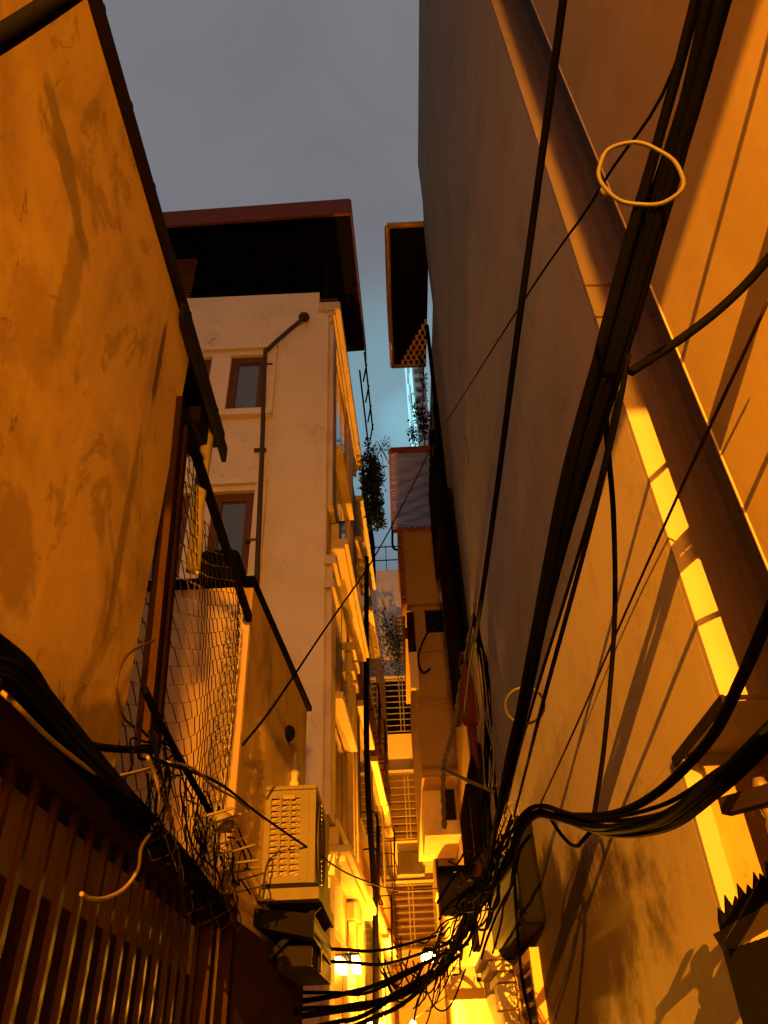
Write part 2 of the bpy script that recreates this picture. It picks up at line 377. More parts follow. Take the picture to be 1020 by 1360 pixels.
pts = catmull([P(385, 985, y=5.72), P(389, 1000, y=5.62), P(392, 1020, y=5.5), P(391, 1036, y=5.4), (P(391, 1046, y=5.3).x, 5.3, az1 + .005)], 6)
MB().tube(pts, .03, 10, rs=[.06 - .03 * min(1, i / 8) + .008 * math.sin(i * 1.7) for i in range(len(pts))]).build('insulated_pipe', M['foil'], t)
t = thing('metal_bracket', 'pale plank and dark steel bracket holding up the cooling unit', 'bracket', (-.66, 5, 2.4))
MB().box(-.86, -.46, 4.60, 4.70, 2.47, 2.53).build('plank', M['acw'], t)
MB().box(-.86, -.47, 4.71, 5.75, 2.50, 2.575).build('platform', M['nearblack'], t)
for y in (4.85, 5.5): MB().bar((-.85, y, 2.15), (-.48, y, 2.48), .03, .03).build('brace', M['nearblack'], t)
t = thing('layered_awning', 'dark layered sheet metal awning below the cooling unit', 'awning', (-.66, 5, 2.2))
mb = MB().hexa([(-.9, 4.55, 2.36), (-.50, 4.75, 2.30), (-.50, 5.9, 2.30), (-.82, 5.9, 2.36), (-.9, 4.55, 2.44), (-.50, 4.75, 2.42), (-.50, 5.9, 2.42), (-.82, 5.9, 2.44)]); mb.build('top_sheet', M['nearblack'], t)
MB().hexa([(-.72, 4.9, 2.19), (-.53, 4.95, 2.19), (-.50, 5.9, 2.19), (-.82, 5.9, 2.19), (-.72, 4.9, 2.29), (-.53, 4.95, 2.29), (-.50, 5.9, 2.29), (-.82, 5.9, 2.29)]).build('fascia', M['wood'], t)
MB().box(-.84, -.50, 5.2, 5.26, 2.19, 2.33).build('fascia', M['wood'], t)

# WHITE BUILDING -----------------------------------------------------------
KF = .041
def xf(y, o=0.0): return -.72 + o + KF * (y - 7.5)
YF = 7.5
t = thing('white_house', 'tall cream house with a dark roofed terrace and moulded side facade', 'house', (-2.5, 9, 0))
WX = -4.6
def slab(mb, o0, o1, y0, y1, z0, z1):   # a block following the alley side of the house
    return mb.hexa([(xf(y0, o0), y0, z0), (xf(y0, o1), y0, z0), (xf(y1, o1), y1, z0), (xf(y1, o0), y1, z0), (xf(y0, o0), y0, z1), (xf(y0, o1), y0, z1), (xf(y1, o1), y1, z1), (xf(y1, o0), y1, z1)])
mb = MB()
# front wall (facing the camera) with window openings, built from panels so that the reveals are real
wins = [(-2.18, -1.66, 9.27, 10.52), (-3.25, -2.62, 9.27, 10.50), (-2.20, -1.66, 6.55, 7.85), (-3.25, -2.62, 6.55, 7.85)]
fx1 = -.735
def front_panels():
    xs = [WX, -3.1, -2.48, -2.19, -1.66, fx1]; zs = [0, 6.55, 7.85, 9.27, 10.51, 11.45]
    for i in range(5):
        for j in range(5):
            if i in (1, 3) and j in (1, 3): continue
            mb.box(xs[i], xs[i + 1], YF, YF + .18, zs[j], zs[j + 1])
front_panels()
mb.box(WX, -.885, YF, YF + .18, 11.451, 11.97)      # parapet
mb.hexa([(WX, YF + .6, 0), (-.9, YF + .6, 0), (-.9 + .1, 11.2, 0), (WX, 11.2, 0), (WX, YF + .6, 11.4), (-.9, YF + .6, 11.4), (-.8, 11.2, 11.4), (WX, 11.2, 11.4)])
wl = mb.build('wall', M['white'], t)
mb = MB()
slab(mb, -.35, -.02, YF + .181, 11.2, 0, 11.4); slab(mb, -.02, .0, YF + .02, 7.95, 0, 11.25)
sd = mb.build('side_wall', M['cream'], t)
# windows of the front
for (a, b, z0, z1) in [(-2.19, -1.66, 9.27, 10.51), (-3.1, -2.48, 9.27, 10.51), (-2.19, -1.66, 6.55, 7.85), (-3.1, -2.48, 6.55, 7.85)]:
    w = MB().box(a, a + .11, YF + .06, YF + .14, z0, z1).box(b - .11, b, YF + .06, YF + .14, z0, z1).box(a + .11, b - .11, YF + .06, YF + .14, z1 - .13, z1).box(a + .11, b - .11, YF + .06, YF + .14, z0, z0 + .07).build('window', M['frame'], t)
    MB().box(a + .11, b - .11, YF + .09, YF + .11, z0 + .07, z1 - .13).build('pane', M['glass'], w)
mb = MB().box(-3.5, -1.50, YF - .10, YF, 9.15, 9.265); mb.box(-3.5, -1.50, YF - .06, YF, 10.60, 10.68).box(-1.64, -1.5, YF - .05, YF, 9.27, 10.6)
mb.build('window_surround', M['white'], t)
mb = MB().box(-3.5, -1.50, YF - .06, YF, 7.93, 8.02).box(-1.64, -1.5, YF - .05, YF, 5.8, 7.93); mb.build('window_surround', M['white'], t)
mb = MB().tube(catmull([P(405, 421, y=YF - .12), P(380, 442, y=YF - .09), P(357, 463, y=YF - .09), P(352, 475, y=YF - .09), P(348, 600, y=YF - .09), P(341, 772, y=YF - .09), P(333, 1000, y=YF - .09)], 6), .032, 10)
mb.ball(P(404, 421, y=YF - .1), .09, .09, .05)
for zz in (10.2, 8.5, 7.0, 5.6): mb.box(P(348, 600, y=YF).x - .10, P(348, 600, y=YF).x + .06, YF - .06, YF - .002, zz, zz + .03)
mb.build('downpipe', M['pipe'], t)
MB().tube([P(264, 466, y=YF - .12), P(240, 464, y=YF - .08)], .035, 8).build('spout', M['nearblack'], t)
# top cornice: layered, its soffit lit from below
mb = MB()
slab(mb, -.02, .06, YF - .02, 11.25, 11.20, 11.32); slab(mb, -.02, .10, YF - .04, 11.25, 11.321, 11.43); slab(mb, -.16, .18, YF - .07, 11.3, 11.431, 11.62); slab(mb, -.16, .155, YF - .05, 11.3, 11.1, 11.19) if False else None
bevel(mb.build('cornice', M['cream'], t), .015)
# pilasters on the alley side
for y0, w_ in ((7.52, .38), (9.75, .2), (10.15, .25)):
    mb = MB(); slab(mb, .0, .07, y0, y0 + w_, 3.75, 6.30); slab(mb, .0, .07, y0, y0 + w_, 7.55, 11.19)
    slab(mb, -.02, .11, y0 - .05, y0 + w_ + .05, 6.30, 6.42); slab(mb, .0, .085, y0 - .02, y0 + w_ + .02, 6.421, 6.62); slab(mb, -.02, .13, y0 - .07, y0 + w_ + .07, 6.621, 6.75)
    slab(mb, .0, .07, y0, y0 + w_, .2, 3.2); slab(mb, -.02, .12, y0 - .05, y0 + w_ + .05, 3.2, 3.38)
    bevel(mb.build('pilaster', M['cream'], t), .01)
# ledges over the windows (their undersides catch the street light)
for z0, dz in ((7.18, .16), (3.42, .16)):
    mb = MB(); slab(mb, -.02, .17, 7.95, 11.2, z0, z0 + dz * .4); slab(mb, -.02, .22, 7.95, 11.2, z0 + dz * .4 + .001, z0 + dz); slab(mb, -.02, .1, 7.95, 11.2, z0 + dz + .001, z0 + dz + .25)
    bevel(mb.build('ledge', M['cream'], t), .012)
for z0 in (8.95, 5.15):
    mb = MB(); slab(mb, -.02, .14, 8.0, 9.7, z0, z0 + .08); mb.build('sill', M['cream'], t)
for z0, z1 in ((9.1, 11.0), (7.6, 8.8), (5.3, 7.0), (3.8, 5.0), (.5, 2.9)):
    mb = MB(); slab(mb, -.005, .02, 8.15, 9.6, z0, z1); w = mb.build('side_window', M['redwood'], t)
    mb = MB(); slab(mb, .0201, .026, 8.25, 8.83, z0 + .08, z1 - .08); slab(mb, .0201, .026, 8.92, 9.5, z0 + .08, z1 - .08); mb.build('pane', M['glass'], w)
# terrace roof
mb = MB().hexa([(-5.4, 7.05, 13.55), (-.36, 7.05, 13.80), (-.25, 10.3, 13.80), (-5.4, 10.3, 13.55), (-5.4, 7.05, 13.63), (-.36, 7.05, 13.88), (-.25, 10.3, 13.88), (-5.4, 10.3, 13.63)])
rf = mb.build('roof', M['nearblack'], t)
def hz(x): return 13.55 + (x + 5.4) / 5.04 * .25
MB().hexa([(-4.6, 7.0, hz(-4.6) - .33), (-.34, 7.0, hz(-.34) - .36), (-.34, 7.045, hz(-.34) - .36), (-4.6, 7.045, hz(-4.6) - .33), (-4.6, 7.0, hz(-4.6) + .1), (-.34, 7.0, hz(-.34) + .1), (-.34, 7.045, hz(-.34) + .1), (-4.6, 7.045, hz(-4.6) + .1)]).build('fascia', M['redwood'], rf)
MB().hexa([(-.34, 7.05, 13.45), (-.32, 7.05, 13.45), (-.21, 10.3, 13.45), (-.23, 10.3, 13.45), (-.34, 7.05, 13.95), (-.32, 7.05, 13.95), (-.21, 10.3, 13.95), (-.23, 10.3, 13.95)]).build('fascia', M['redwood'], rf)
mb = MB()
for i in range(15): x_ = -4.4 + i * .27; mb.box(x_, x_ + .03, 7.06, 10.2, hz(x_) - .09, hz(x_) - .005)
mb.build('rafters', M['nearblack'], rf)
MB().box(WX, -.9, 8.9, 9.0, 11.42, 13.5).build('terrace_wall', M['nearblack'], t)
mb = MB()
for i in range(18): mb.box(-4.5, -3.1, 7.75, 7.78, 11.98 + i * .085, 12.02 + i * .085)
mb.build('slatted_screen', M['dimwood'], t)
mb = MB()
for x_, zz in ((-.25, 13.75), (-.36, 13.2)): mb.bar((x_, 10.31, zz), (x_ + .08, 12.6, zz), .035, .05)
for i in range(4): mb.bar((-.30 + i * .02, 10.6 + i * .6, 13.2), (-.22 + i * .02, 10.6 + i * .6, 13.72), .03, .03)
mb.build('pergola_rail', M['blackm'], t)
for yy in (7.7, 10.2): MB().box(-.85, -.77, yy, yy + .08, 11.63, 13.5).build('roof_post', M['nearblack'], t)
mb = MB().box(-.875, -.60, 7.62, 7.66, 11.63, 11.65).box(-.875, -.60, 7.62, 7.66, 11.93, 11.95).box(-.875, -.85, 7.62, 7.66, 11.65, 11.93).box(-.625, -.60, 7.62, 7.66, 11.65, 11.93)
cx_, cz_ = -.737, 11.79
for a in range(8): mb.bar((cx_, 7.64, cz_), (cx_ + .13 * math.cos(a * math.pi / 4), 7.64, cz_ + .15 * math.sin(a * math.pi / 4)), .018, .018)
mb.tube([(cx_ + .06 * math.cos(a * .524), 7.64, cz_ + .06 * math.sin(a * .524)) for a in range(12)], .01, 5, closed=True)
mb.build('lattice_block', M['dimwood'], t)

# narrow house beyond
t = thing('narrow_ochre_house', 'narrow dim ochre house beyond the cream one along the left of the alley', 'house', (-1.5, 15, 0))
mb = MB(); slab(mb, -3, -.03, 11.26, 21.2, 0, 11.2); mb.build('wall', M['ochrewall'], t)
for y0, y1, z0 in ((11.6, 13.6, 9.9), (14.2, 16.5, 9.9), (11.6, 13.6, 6.6), (14.2, 17, 6.6), (12, 15.5, 3.9), (16, 19, 3.9), (17.4, 20, 6.7)):
    mb = MB(); slab(mb, -.05, .10, y0, y1, z0, z0 + .10); mb.build('ledge', M['cream'], t)
    mb = MB(); slab(mb, -.029, -.01, y0 + .2, y1 - .2, z0 - 1.7, z0 - .15); mb.build('window', M['glass'], t)
for y0, z0 in ((13.8, 6.9), (17.6, 5.2), (12.2, 4.0), (15.4, 3.4), (15.6, 6.9), (18.6, 3.2)):
    mb = MB()
    for i in range(8): mb.tube([(xf(y0, .16), y0 + i * .16, z0), (xf(y0 + 1, .16), y0 + i * .16, z0 + 1.1)], .012, 5)
    for z_ in (z0, z0 + .55, z0 + 1.1): mb.tube([(xf(y0, -.03), y0 - .02, z_), (xf(y0, .16), y0 - .02, z_), (xf(y0 + 1.2, .17), y0 + 1.16, z_), (xf(y0 + 1.2, -.03), y0 + 1.16, z_)], .012, 5)
    mb.build('window_cage', M['rust'], t)
mb = MB(); slab(mb, -.3, .12, 12.0, 15.5, 11.21, 11.32); mb.build('balcony_slab', M['greyend'], t)
mb = MB()
for i in range(14): y = 12.0 + i * .27; mb.bar((xf(y, .11), y, 11.3), (xf(y, .11), y, 12.4), .025, .025)
mb.bar((xf(12, .11), 12, 12.4), (xf(15.5, .11), 15.5, 12.4), .05, .05); mb.build('railing', M['blackm'], t)
o = MB().tube(catmull([P(487, 740, x=-.60, k=KF, y0=7.5), P(487, 1000, x=-.60, k=KF, y0=7.5), P(498, 1200, x=-.60, k=KF, y0=7.5), P(499, 1360, x=-.60, k=KF, y0=7.5)], 4), .045, 8).build('drain_pipe', M['nearblack'])
setp(o, 'thin dark drain pipe running down between the cream house and the ochre house', 'pipe')

t = thing('balcony_plant', 'bushy dark plant spilling over the left balcony against the sky', 'plant', tuple(P(487, 690, y=11.6)))
MB().leaves(P(495, 642, y=11.6), (.16, .4, .62), 1900, .085, 21).leaves(P(498, 680, y=11.6), (.12, .3, .3), 700, .08, 22).build('foliage', M['leaf'], t)
mb = MB()
for i in range(7): mb.tube(catmull([P(484, 660, y=11.6), P(500, 610 - i * 4, y=11.6), P(512 + (i % 3) * 4, 578 + i * 9, y=11.6)], 5), .006, 4)
mb.leaves(P(511, 590, y=11.6), (.10, .2, .2), 60, .05, 4); mb.build('stems', M['leaf'], t)

# END OF THE ALLEY ------------------------------------------------------------
t = thing('end_house', 'plain pale ochre house closing the far end of the alley with stacked barred windows', 'house', (.5, 21.5, 0))
mb = MB().box(-3.5, 5, 21, 24, 0, 11.6); mb.build('wall', M['endwall'], t)
MB().box(-3.5, 5, 21.05, 24, 11.61, 15.4).build('upper_wall', M['greyend'], t)  # grey colour puts the sky light into the top of the wall
for (x0, x1, z0, z1) in ((-.3, .8, 9.75, 11.35), (-.32, .85, 6.85, 8.55), (-.35, .8, 4.35, 5.75)):
    w = MB().box(x0, x1, 20.97, 21.02, z0, z1).build('window', M['sill'] if z0 < 7 else M['nearblack'], t)
    mb = MB()
    nn = 9
    for i in range(nn + 1): z = z0 + (z1 - z0) * i / nn; mb.tube([(x0, 20.8, z), (x1, 20.8, z)], .017, 5)
    for x_ in (x0 + .01, (x0 + x1) / 2 - .05, (x0 + x1) / 2 + .05, x1 - .01): mb.bar((x_, 20.78, z0), (x_, 20.78, z1), .03, .03)
    for z in (z0, z1): mb.bar((x0, 20.97, z), (x0, 20.8, z), .02, .02); mb.bar((x1, 20.97, z), (x1, 20.8, z), .02, .02)
    mb.build('bars', M['iron'], w); MB().box(x0 - .05, x1 + .1, 20.75, 20.96, z1 + .03, z1 + .09).build('lintel', M['cream'], w)
mb = MB()
for i in range(8): mb.bar((-.9 + i * .45, 21.2, 15.4), (-.9 + i * .45, 21.2, 16.5), .025, .025)
for z in (15.9, 16.45): mb.bar((-.95, 21.2, z), (2.3, 21.2, z), .03, .03)
mb.build('railing', M['blackm'], t)
t = thing('air_conditioner', 'small cooling unit on the pale far wall below the middle barred window', 'air conditioner', (.2, 20.8, 6.0))
bevel(MB().box(-.05, .55, 20.70, 20.95, 5.98, 6.5).build('casing', M['acw'], t), .02); MB().box(.0, .32, 20.69, 20.699, 6.03, 6.45).build('fan_guard', M['acd'], t)
MB().box(-.1, .6, 20.68, 20.97, 5.92, 5.97).build('shelf', M['cream'], t)
t = thing('wall_creeper', 'dark leafy creeper hanging on the grey upper wall at the alley end', 'plant', (0, 20.9, 12.8))
MB().leaves((-.05, 20.85, 12.7), (.35, .1, .8), 700, .08, 31).leaves((.25, 20.8, 11.9), (.2, .1, .5), 200, .07, 33).build('foliage', M['leaf'], t)
mb = MB()
for i in range(10): mb.box(.2, .9, 20.93, 21.04, 12.1 + i * .16, 12.2 + i * .16)
setp(mb.build('slatted_shutter', M['iron']), 'grey slatted shutter beside the creeper on the far upper wall', 'shutter')

# RIGHT SIDE ------------------------------------------------------------------
XR = .85
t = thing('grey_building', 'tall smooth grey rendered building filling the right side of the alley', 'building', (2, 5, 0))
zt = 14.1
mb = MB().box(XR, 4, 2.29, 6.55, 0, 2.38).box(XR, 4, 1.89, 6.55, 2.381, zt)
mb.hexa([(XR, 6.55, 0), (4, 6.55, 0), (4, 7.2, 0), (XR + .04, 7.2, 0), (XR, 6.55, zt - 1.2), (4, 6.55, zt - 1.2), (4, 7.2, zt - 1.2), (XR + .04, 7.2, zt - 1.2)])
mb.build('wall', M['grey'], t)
mb = MB().box(XR + .0, XR + .9, 1.862, 1.888, 2.385, zt).box(XR + .11, XR + .13, 1.850, 1.861, 2.385, zt).box(XR + .17, XR + .20, 1.850, 1.861, 2.385, zt).box(XR, XR + .052, 2.262, 2.288, 0, 2.34)
mb.build('end_moulding', M['strip'], t)
MB().box(XR + .0525, XR + .9, 2.274, 2.289, 0, 2.34).build('end_face', M['roughend'], t)
MB().box(XR - .010, XR - .001, 1.84, 2.30, 2.35, 2.379).build('string_course', M['wood'], t)
mb = MB()
mb.box(XR - .004, XR + .6, 1.852, 1.8615, 3.93, 3.945).box(XR - .004, XR + .6, 1.852, 1.8615, 4.13, 4.145)
mb.build('band', M['strip'], t)

t = thing('yellow_building', 'rough yellow plastered corner wall nearest the camera at far right', 'building', (2, -4, 0))
MB().box(XR, 4, -12, 1.43, 0, 8.5).build('wall', M['near'], t)
MB().tube([(XR + .002, 1.43, 0), (XR + .002, 1.43, 8.4)], .006, 6).build('corner_bead', M['strip'], t)

t = thing('dim_row_house', 'dim ochre row house on the right beyond the grey building with a jutting upper storey', 'house', (1.8, 11, 0))
mb = MB().box(.90, 4, 7.25, 22, 0, 11.2); mb.build('wall', M['ochrewall'], t)
MB().box(.37, .899, 11.0, 16, 5.2, 8.05).build('jutting_storey', M['ochrewall'], t)
MB().box(.28, .899, 10.9, 15, 8.06, 9.55).build('upper_bay', M['ochrewall'], t)
mb = MB()
for i in range(14): mb.tube([(.27, 10.88, 8.1 + i * .108), (.27, 11.3, 8.1 + i * .108)], .05, 8)
for i in range(6): mb.tube([(.27 + i * .11, 10.86, 9.58), (.27 + i * .11, 13, 9.58)], .05, 8)
mb.build('tile_edge', M['tile'], t)
w = MB().box(.60, .88, 10.97, 10.999, 7.55, 7.95).build('window', M['nearblack'], t)
mb = MB()
for i in range(4): mb.box(.60 + i * .09, .62 + i * .09, 10.94, 10.969, 7.55, 7.95)
mb.build('bars', M['rust'], w)
for y0, y1, z0, z1 in ((7.6, 8.3, 5.6, 7.8), (8.6, 9.6, 5.4, 7.8), (7.6, 8.6, 2.9, 4.4), (9.0, 10.4, 8.2, 10.2), (8.9, 10.2, 2.9, 4.4)):
    w = MB().box(.87, .899, y0, y1, z0, z1).build('window', M['nearblack'], t)
    mb = MB()
    for i in range(7): mb.box(.80, .82, y0 + (y1 - y0) * i / 6 - .012, y0 + (y1 - y0) * i / 6 + .012, z0, z1)
    for z in (z0, z1): mb.box(.80, .869, y0, y1, z - .02, z + .02)
    mb.build('bars', M['rust'], w)
MB().box(.82, .899, 8.1, 8.25, 3.0, 9.9).build('pipe_casing', M['nearblack'], t)
MB().tube([(.80, 7.5, 5.4), (.80, 7.5, 11.0)], .03, 8).build('downpipe', M['blackm'], t)
a, b = P(543, 868, y=10.95), P(557, 915, y=10.95)
MB().box(a.x, b.x, 10.9, 10.999, b.z, a.z).build('lit_wall_piece', M['cream'], t)  # pale box standing in for a lit piece of wall
a, b = P(540, 815, y=10.97), P(553, 868, y=10.97)
MB().box(a.x, b.x, 10.92, 11.3, b.z, a.z).box(a.x - .05, b.x - .03, 10.9, 11.2, a.z - .35, a.z - .3).build('shutter', M['rust'], t)
MB().tube(catmull([P(590, 828, y=10.9), P(570, 838, y=10.9), P(558, 862, y=10.9), P(556, 880, y=10.9), P(562, 893, y=10.9), P(572, 888, y=10.9)], 6), .018, 6).build('conduit', M['rust'], t)
MB().ball(P(588, 792, y=10.6), .06, .06, .1).build('lamp_globe', M['white'], t)
for z_ in (5.25, 6.3, 7.2): MB().box(.36, .899, 10.955, 10.999, z_, z_ + .05).build('string_course', M['ochrewall'], t)
# canopies
t = thing('roof_canopy', 'black flat roof canopy with gilt edge jutting out high on the right', 'canopy', (.6, 8.5, 13))
MB().box(.30, .97, 7.05, 10.0, 12.98, 13.06).build('soffit', M['nearblack'], t)
mb = MB().tube(catmull([(.27, 7.0, 12.98), (.27, 8.5, 12.96), (.30, 10.05, 12.98)], 6), .045, 8).tube([(.27, 7.0, 13.0), (.97, 7.0, 13.0)], .05, 8).tube([(.30, 10.05, 13.0), (.97, 10.05, 13.0)], .05, 8)
mb.build('edge_gutter', M['gilt'], t)
mb = MB().box(.60, .63, 7.1, 9.5, 12.94, 12.979); mb.build('batten', M['rust'], t)
mb = MB()
for i in range(10):
    for j in range(10):
        x_ = .42 + i * .055; y_ = 8.8 + j * .12
        if x_ + .0 > .42 + (9.95 - y_) * .42 and (i + j) % 2 == 0: mb.box(x_, x_ + .055, y_, y_ + .12, 12.95, 12.972)
mb.build('lattice', M['shut'], t)
t = thing('corrugated_canopy', 'pale corrugated sheet canopy seen from below above the tiled storey', 'canopy', (.5, 10.4, 10))
mb = MB(); vs = []; fs = []; n_ = 60
for i in range(n_ + 1):
    y_ = 9.28 + 2.15 * i / n_; z_ = 10.0 + .018 * math.sin(i * 2 * math.pi / 2.5)
    vs += [(.15, y_, z_), (.86, y_, z_)]
for i in range(n_): fs.append((2 * i, 2 * i + 1, 2 * i + 3, 2 * i + 2))
mb.add(vs, fs); mb.build('sheet', M['louv'], t)
mb = MB()
for i in range(6): mb.bar((.2, 9.9 + i * .3, 10.05), (.84, 9.5 + i * .3, 10.05), .03, .03)
mb.build('rafters', M['nearblack'], t)
mb = MB().box(.12, .149, 9.25, 11.45, 9.94, 10.05).box(.15, .9, 9.22, 9.25, 9.94, 10.06).box(.15, .9, 11.45, 11.48, 9.94, 10.06); mb.build('frame', M['redwood'], t)
mb = MB().tube(catmull([(.14, 11.4, 9.93), (.14, 11.45, 9.6), (.28, 11.2, 9.35)], 5), .025, 6); mb.build('drainpipe', M['blackm'], t)
t = thing('trailing_plant', 'dark trailing plant under the black canopy on the right wall', 'plant', tuple(P(556, 560, y=9.6)))
MB().leaves(P(560, 560, y=9.6), (.12, .3, .5), 420, .07, 41).leaves(P(548, 578, y=9.6), (.09, .2, .16), 110, .06, 42).leaves(P(562, 500, y=9.6), (.05, .2, .5), 160, .06, 43).build('foliage', M['leaf'], t)
MB().tube([P(565, 600, y=9.6), P(561, 545, y=9.6), P(563, 480, y=9.6)], .012, 5).build('stem', M['leaf'], t)

# wall fittings of the right side
t = thing('shutter_window', 'narrow louvred shutter at the foot of the grey wall beside the pilaster', 'shutter', (XR, 6.0, 1.5))
mb = MB()
for i in range(16): mb.hexa([(XR - .05, 5.55, .9 + i * .085), (XR - .02, 5.55, .93 + i * .085), (XR - .02, 6.35, .93 + i * .085), (XR - .05, 6.35, .9 + i * .085), (XR - .05, 5.55, .915 + i * .085), (XR - .02, 5.55, .945 + i * .085), (XR - .02, 6.35, .945 + i * .085), (XR - .05, 6.35, .915 + i * .085)])
mb.build('slats', M['shut'], t); mb = MB().box(XR - .06, XR - .002, 5.48, 5.545, .85, 2.3).box(XR - .06, XR - .002, 6.355, 6.42, .85, 2.3).box(XR - .06, XR - .002, 5.545, 6.355, 2.24, 2.3); mb.build('frame', M['shut'], t)
t = thing('door_hood', 'moulded stone door hood with stepped bracket low on the right wall', 'door hood', (XR, 7, 2.2))
mb = MB().box(.58, XR - .002, 6.45, 7.3, 2.36, 2.42).box(.62, XR - .002, 6.5, 7.25, 2.29, 2.355).box(.68, XR - .002, 6.55, 7.2, 2.22, 2.285); bevel(mb.build('cornice', M['cream'], t), .01)
mb = MB().box(.70, XR - .002, 6.56, 6.75, .0, 2.05).box(.67, XR - .002, 6.53, 6.78, 2.05, 2.21); bevel(mb.build('pilaster', M['cream'], t), .01)
t = thing('shutter_box', 'dark roller shutter box fixed to the grey wall above the door hood', 'box', (XR, 6.4, 2.6))
bevel(MB().box(.71, XR - .002, 5.0, 6.9, 2.36, 2.98).build('casing', M['nearblack'], t), .03)
MB().box(.70, .709, 5.1, 6.8, 2.4, 2.45).build('trim', M['wood'], t)
t = thing('sign_box', 'flat black sign box standing out from the right wall down the alley', 'sign', tuple(P(605, 1180, y=9.2)))
a, b = P(582, 1150, y=9.2), P(622, 1215, y=9.2)
bevel(MB().box(a.x, .9, 9.2, 9.28, b.z, a.z).build('panel', M['nearblack'], t), .01)
MB().box(a.x - .02, a.x - .002, 9.18, 9.3, b.z - .02, a.z + .05).build('frame', M['rust'], t)
t = thing('balcony_box', 'brightly lit cream balcony box under the jutting storey', 'balcony', (.6, 11.5, 5))
a, b = P(560, 1040, y=11.6), P(606, 1108, y=11.6)
mb = MB().box(a.x, .899, 11.6, 13.0, b.z, a.z - .02); mb.build('parapet', M['cream'], t)
MB().box(.66, .86, 11.58, 11.599, b.z + .2, a.z - .1).build('opening', M['gap'], t)
t = thing('pale_blind', 'long pale cloth blind hanging on the right side above the lit doorway', 'blind', tuple(P(645, 1250, y=8.0)))
a, b = P(632, 1200, y=7.6), P(660, 1320, y=7.6)
mb = MB()
for i in range(8):
    x_ = a.x + (b.x + .03 - a.x) * i / 8; mb.box(x_, x_ + (b.x + .03 - a.x) / 8 - .003, 7.6 + .015 * (i % 2), 7.63 + .015 * (i % 2), b.z, a.z)
mb.build('cloth', M['cream'], t); MB().tube([(a.x - .02, 7.62, a.z), (.9, 7.62, a.z)], .02, 8).build('rod', M['rust'], t)
t = thing('small_awning', 'low plaster awning over the lit doorway at the bottom of the right side', 'awning', (.7, 9.4, 2.5))
a, b = P(592, 1285, y=9.0), P(632, 1312, y=9.0)
MB().hexa([(a.x, 9.0, b.z), (.899, 9.0, b.z), (.899, 10.2, b.z), (a.x + .05, 10.2, b.z), (a.x + .08, 9.0, a.z), (.899, 9.0, a.z), (.899, 10.2, a.z), (a.x + .1, 10.2, a.z)]).build('hood', M['endwall'], t)
MB().box(.72, .80, 8.99, 8.999, b.z + .05, b.z + .09).build('vent', M['gap'], t)
t = thing('cloth_lantern', 'dull red cloth lantern hanging on the right wall among cables', 'lantern', tuple(P(622, 960, y=7.0)))
c = P(622, 925, y=6.7); pts = [c + Vector((0, 0, dz)) for dz in (.33, .3, .15, 0, -.15, -.27, -.3)]
MB().tube(pts, .1, 14, rs=[.01, .03, .06, .082, .085, .075, .03]).build('shade', M['lantern'], t)
MB().tube([c + Vector((0, 0, -.3)), c + Vector((.0, .01, -.5)), c + Vector((.02, 0, -.68))], .03, 8, rs=[.045, .03, .012]).build('tassel', M['lantern'], t)
MB().tube([c + Vector((0, 0, .33)), P(633, 800, x=XR)], .004, 5).build('cord', M['black'], t)

# near right: spiked iron grille and insulator bracket
t = thing('spiked_grille', 'black spiked iron grille jutting out of the yellow corner at lower right', 'grille', tuple(P(990, 1300, y=1.62)))
yg = 1.62
a, b = P(958, 1252, y=yg), P(1030, 1212, y=yg)
MB().bar(a + Vector((-.0, 0, 0)), b + Vector((.2, 0, .08)), .03, .035).build('top_bar', M['wood'], t)
mb = MB()
for i in range(9):
    q = a.lerp(b, .15 + i * .14); mb.tube([q, q + Vector((.0, .0, .03 + .003 * i)), q + Vector((-.006 + .003 * (i % 3), .0, .052 + .012 * (i % 2) + i * .003))], .012, 5, rs=[.014, .013, .001])
    mb.tube([q + Vector((.01, .02, 0)), q + Vector((.02, .03, .03 + i * .004))], .013, 5, rs=[.016, .003])
mb.build('spikes', M['blackm'], t)
mb = MB()
for i in range(10):
    q = P(968 + i * 9, 1262 - i * 3, y=yg); e_ = P(1000 + i * 11, 1380, y=yg); mb.bar(q, q + Vector((.0, 0, -.6)), .012, .03)
mb.build('slats', M['blackm'], t)
t = thing('insulator_bracket', 'dark cable bracket with ribbed insulators at the right edge', 'bracket', tuple(P(1010, 1070, y=1.5)))
a = P(962, 1072, y=1.5); b = P(1040, 1050, y=1.4)
MB().bar(a, b, .03, .03).build('arm', M['wood'], t)
for dx in (0.0,):
    c = P(1024, 1085, y=1.45); mb = MB()
    mb.tube([c + Vector((.0, 0, .07 - i * .012)) for i in range(14)], .02, 12, rs=[.014 if i % 3 else .010 for i in range(14)]); mb.build('insulator', M['acd'], t)

